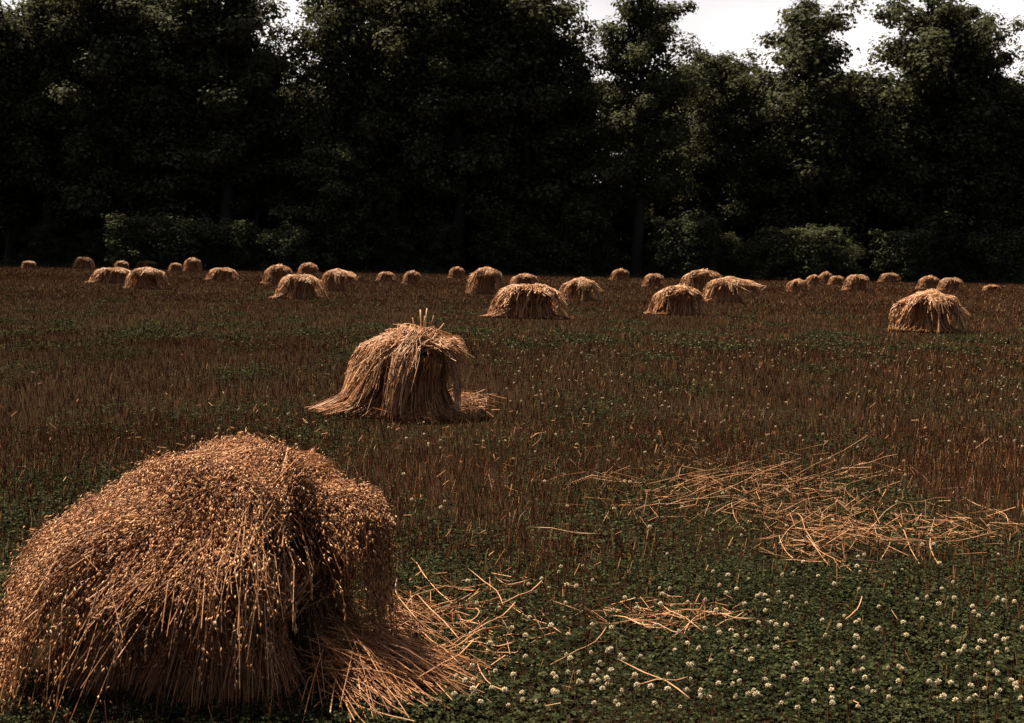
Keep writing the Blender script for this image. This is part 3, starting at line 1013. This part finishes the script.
TREES = []
for (H, cr, bf, nl, lv, lf, tr) in (
        (38, 7.5, 0.16, 70, 34000, 0.46, 0.55),
        (36, 6.5, 0.20, 64, 30000, 0.44, 0.45),
        (40, 7.0, 0.24, 66, 32000, 0.46, 0.75),
        (33, 6.0, 0.12, 60, 28000, 0.42, 0.4),
        (37, 8.0, 0.22, 62, 26000, 0.44, 0.5)):
    t_, c_ = tree_parts(H, cr, bf, nl, lv, lf, tr)
    TREES.append((t_, c_.mesh('crown', M['leaf']), H))
SHRUBS = []
for (H, cr, nl, lv, lf, mt) in ((9, 4.6, 34, 9000, 0.34, 'leaf_pale'), (6, 4.0, 26, 6000, 0.30, 'leaf_pale'), (12, 4.5, 40, 10000, 0.36, 'leaf'),
                                (16, 5.5, 46, 15000, 0.38, 'leaf_pale')):
    t_, c_ = tree_parts(H, cr, 0.06, nl, lv, lf, 0.14, (0.8, 1.5))
    SHRUBS.append((t_, c_.mesh('crown', M[mt]), H))


def tree(kind, x, y, h, wscale, label, group, rz, pool=None, name='tree', cat='tree'):
    t_, c_, H = (pool or TREES)[kind]
    root = empty(name, (x, y, -0.05), label, cat, group)
    s = h / H
    root.scale = (s * wscale, s * wscale, s)
    root.rotation_euler.z = rz
    for nm, me in (('trunk', t_), ('crown', c_)):
        o = bpy.data.objects.new(nm, me)
        COL.objects.link(o)
        o.parent = root
    return root


# front row, left to right across the photograph
front = [
    # px, depth, height, kind, wide, label
    (-30, 196, 38, 0, 1.1, 'dark tree standing at the left border of the photograph'),
    (45, 199, 39, 2, 1.0, 'tall dark tree behind the far left cluster of shocks, nearest the left border'),
    (105, 197, 40, 0, 1.05, 'tall dark tree rising from the low pale bushes, over the far left cluster'),
    (165, 200, 39, 1, 1.1, 'tree right of the far left cluster, with lit leaf tips high up'),
    (222, 197, 41, 2, 1.1, 'dark tree straight behind the lone low shock between the left clusters'),
    (254, 200, 31.5, 4, 0.8, 'dark tree left of the first bright sky gap'),
    (328, 198, 38, 1, 0.92, 'dark tree right of the first bright sky gap, over the left middle cluster'),
    (395, 200, 42, 0, 1.0, 'dark tree beyond the second nearest shock'),
    (455, 198, 42, 2, 1.0, 'dark tree straight behind the tiny shock by the two humped shock'),
    (520, 200, 41, 0, 1.05, 'black looking tree behind the low wide shock'),
    (564, 203, 35, 4, 0.8, 'loose crowned tree with bright specks of sky in it, left of the stout trunk'),
    (636, 194, 41, 2, 0.95, 'tree with the stout dark trunk in the middle right of the wood'),
    (716, 201, 33, 4, 1.0, 'ragged crowned tree at the left of the wide sky gap'),
    (815, 198, 41, 3, 1.1, 'round topped tree between the two open sky gaps on the right'),
    (915, 199, 42, 1, 1.15, 'tall tree right of the narrow sky gap'),
    (962, 201, 41, 0, 0.85, 'tall tree with branches reaching towards the right corner'),
    (1018, 196, 29, 3, 1.2, 'shorter greyer tree at the right border of the photograph'),
    (1085, 199, 36, 2, 1.0, 'tree just beyond the right border of the photograph'),
    (-95, 200, 39, 1, 1.0, 'tree just beyond the left border of the photograph'),
]
for i, (px, y, h, k, ws, lab) in enumerate(front):
    tree(k, at_depth(px, y), y, h * (1.1 if px < 560 else 1.0), ws * 1.05, lab, 'trees at the front of the wood', i * 1.7)
# deeper rows
for px, y, h, k in ((-60, 208, 38, 1), (10, 211, 36, 0), (75, 209, 39, 3), (135, 212, 40, 1), (195, 210, 39, 0), (240, 214, 30, 3),
                    (298, 211, 27, 0), (362, 208, 29, 3), (425, 211, 42, 1), (488, 209, 42, 4), (535, 212, 36, 3), (598, 214, 31, 4),
                    (682, 211, 35, 3), (735, 212, 31, 0), (775, 209, 29, 1), (838, 214, 30, 0), (872, 208, 28, 3), (935, 210, 34, 2),
                    (990, 209, 29, 0), (1050, 212, 34, 1), (30, 226, 36, 2), (120, 224, 37, 0), (210, 227, 38, 1), (300, 225, 29, 2),
                    (385, 226, 31, 0), (470, 224, 40, 2), (560, 228, 30, 0), (650, 226, 32, 2), (740, 224, 27, 3), (830, 227, 29, 1),
                    (920, 225, 32, 0), (1000, 226, 29, 3)):
    tree(k, at_depth(px, y), y, h * (1.08 if px < 560 or px > 700 else 1.0), R.uniform(1.1, 1.35), 'dark tree deeper in the wood, half hidden by the front row', 'trees deeper in the wood', R.uniform(0, 6))

# bushes along the edge of the field
low = [
    (803, 183, 6.6, 0, 1.5, 'big pale rounded bush in front of the wood on the right'),
    (770, 183, 5.0, 1, 1.0, 'lower pale bush on the left flank of the big rounded bush'),
    (845, 183, 4.2, 1, 0.9, 'low pale bush on the right flank of the big rounded bush'),
    (900, 184, 6.5, 0, 1.2, 'pale bush behind the broad right shock'),
    (940, 192, 7.0, 2, 1.0, 'dark bush right behind the two shocks at the right'),
    (985, 192, 6.5, 1, 1.2, 'bush by the right border at the field edge'),
    (335, 191, 17, 3, 1.15, 'tall pale leafed young tree over the left middle cluster'),
    (375, 193, 13, 3, 0.9, 'pale leafed young tree right of the tallest young tree'),
    (135, 181, 6.5, 0, 1.4, 'pale bush with lit leaves over the far left cluster'),
    (190, 182, 6.0, 1, 1.4, 'low pale bush behind the two smallest left shocks'),
    (235, 182, 6.2, 0, 1.1, 'pale bush behind the lone low shock'),
    (285, 181, 5.0, 1, 1.2, 'low bush at the back of the left middle cluster'),
    (95, 192, 5.0, 2, 1.3, 'dark low bush behind the left end of the far left cluster'),
    (45, 193, 6.0, 2, 1.4, 'dark bush at the left border of the field edge'),
    (590, 191, 10.5, 2, 1.1, 'dark tall bush left of the stout trunk'),
    (685, 182, 7.5, 0, 1.1, 'green bush right of the stout trunk'),
    (660, 192, 5.5, 2, 1.0, 'dark bush at the foot of the stout trunk'),
    (545, 192, 7.0, 2, 1.1, 'dark bush behind the half hidden shock in mid field'),
    (500, 193, 9.0, 2, 1.1, 'dark bush straight behind the two humped shock'),
    (440, 193, 7.0, 2, 1.2, 'dark bush left of the tiny shock near the wood'),
    (405, 192, 5.0, 2, 1.2, 'dark low bush behind the small pointed shock'),
    (725, 192, 6.0, 2, 1.0, 'dark bush behind the right middle cluster'),
]
for i, (px, y, h, k, ws, lab) in enumerate(low):
    tree(k, at_depth(px, y), y, h, ws, lab, 'bushes along the field edge', i * 2.1, SHRUBS, 'bush' if h < 12 else 'young_tree', 'bush' if h < 12 else 'tree')

# the depth of the wood behind reads as one dark mass
mb = MB()
n = 60000
x = R.uniform(-125, 125, n)
y = 218 + R.uniform(0, 1, n) * 30
top = 15 + 4 * patch(x, y, 26)
z = R.uniform(0, 1, n) * top
kites(mb, np.stack([x, y, z], 1), R.normal(0, 1, (n, 3)), R.uniform(0.8, 1.6, n), 0.7, 0.15)
n = 45000
kites(mb, np.stack([R.uniform(-140, 140, n), 216 + R.uniform(0, 1, n) * 40, R.uniform(0, 9, n)], 1), R.normal(0, 1, (n, 3)), R.uniform(0.9, 1.8, n), 0.75, 0.15)
tag(mb.build('deep_wood', M['leaf']), 'dark depth of the wood behind the tree rows', 'wood', kind='stuff')
# rough grass and herbs where the field meets the wood
mb = MB()
n = 26000
x = R.uniform(-95, 95, n)
y = 186 + R.uniform(0, 1, n) ** 1.5 * 16 + 1.2 * patch(x, x * 0, 20)
h = R.uniform(0.2, 0.9, n) * np.clip((y - 184) / 5, 0.3, 1.3)
kites(mb, np.stack([x, y, h * R.uniform(0, 1, n)], 1), R.normal(0, 1, (n, 3)) + np.array([0, 0, 0.6]), R.uniform(0.15, 0.4, n))
tag(mb.build('undergrowth', M['leaf']), 'dark weeds along the far edge of the field', 'undergrowth', kind='stuff')
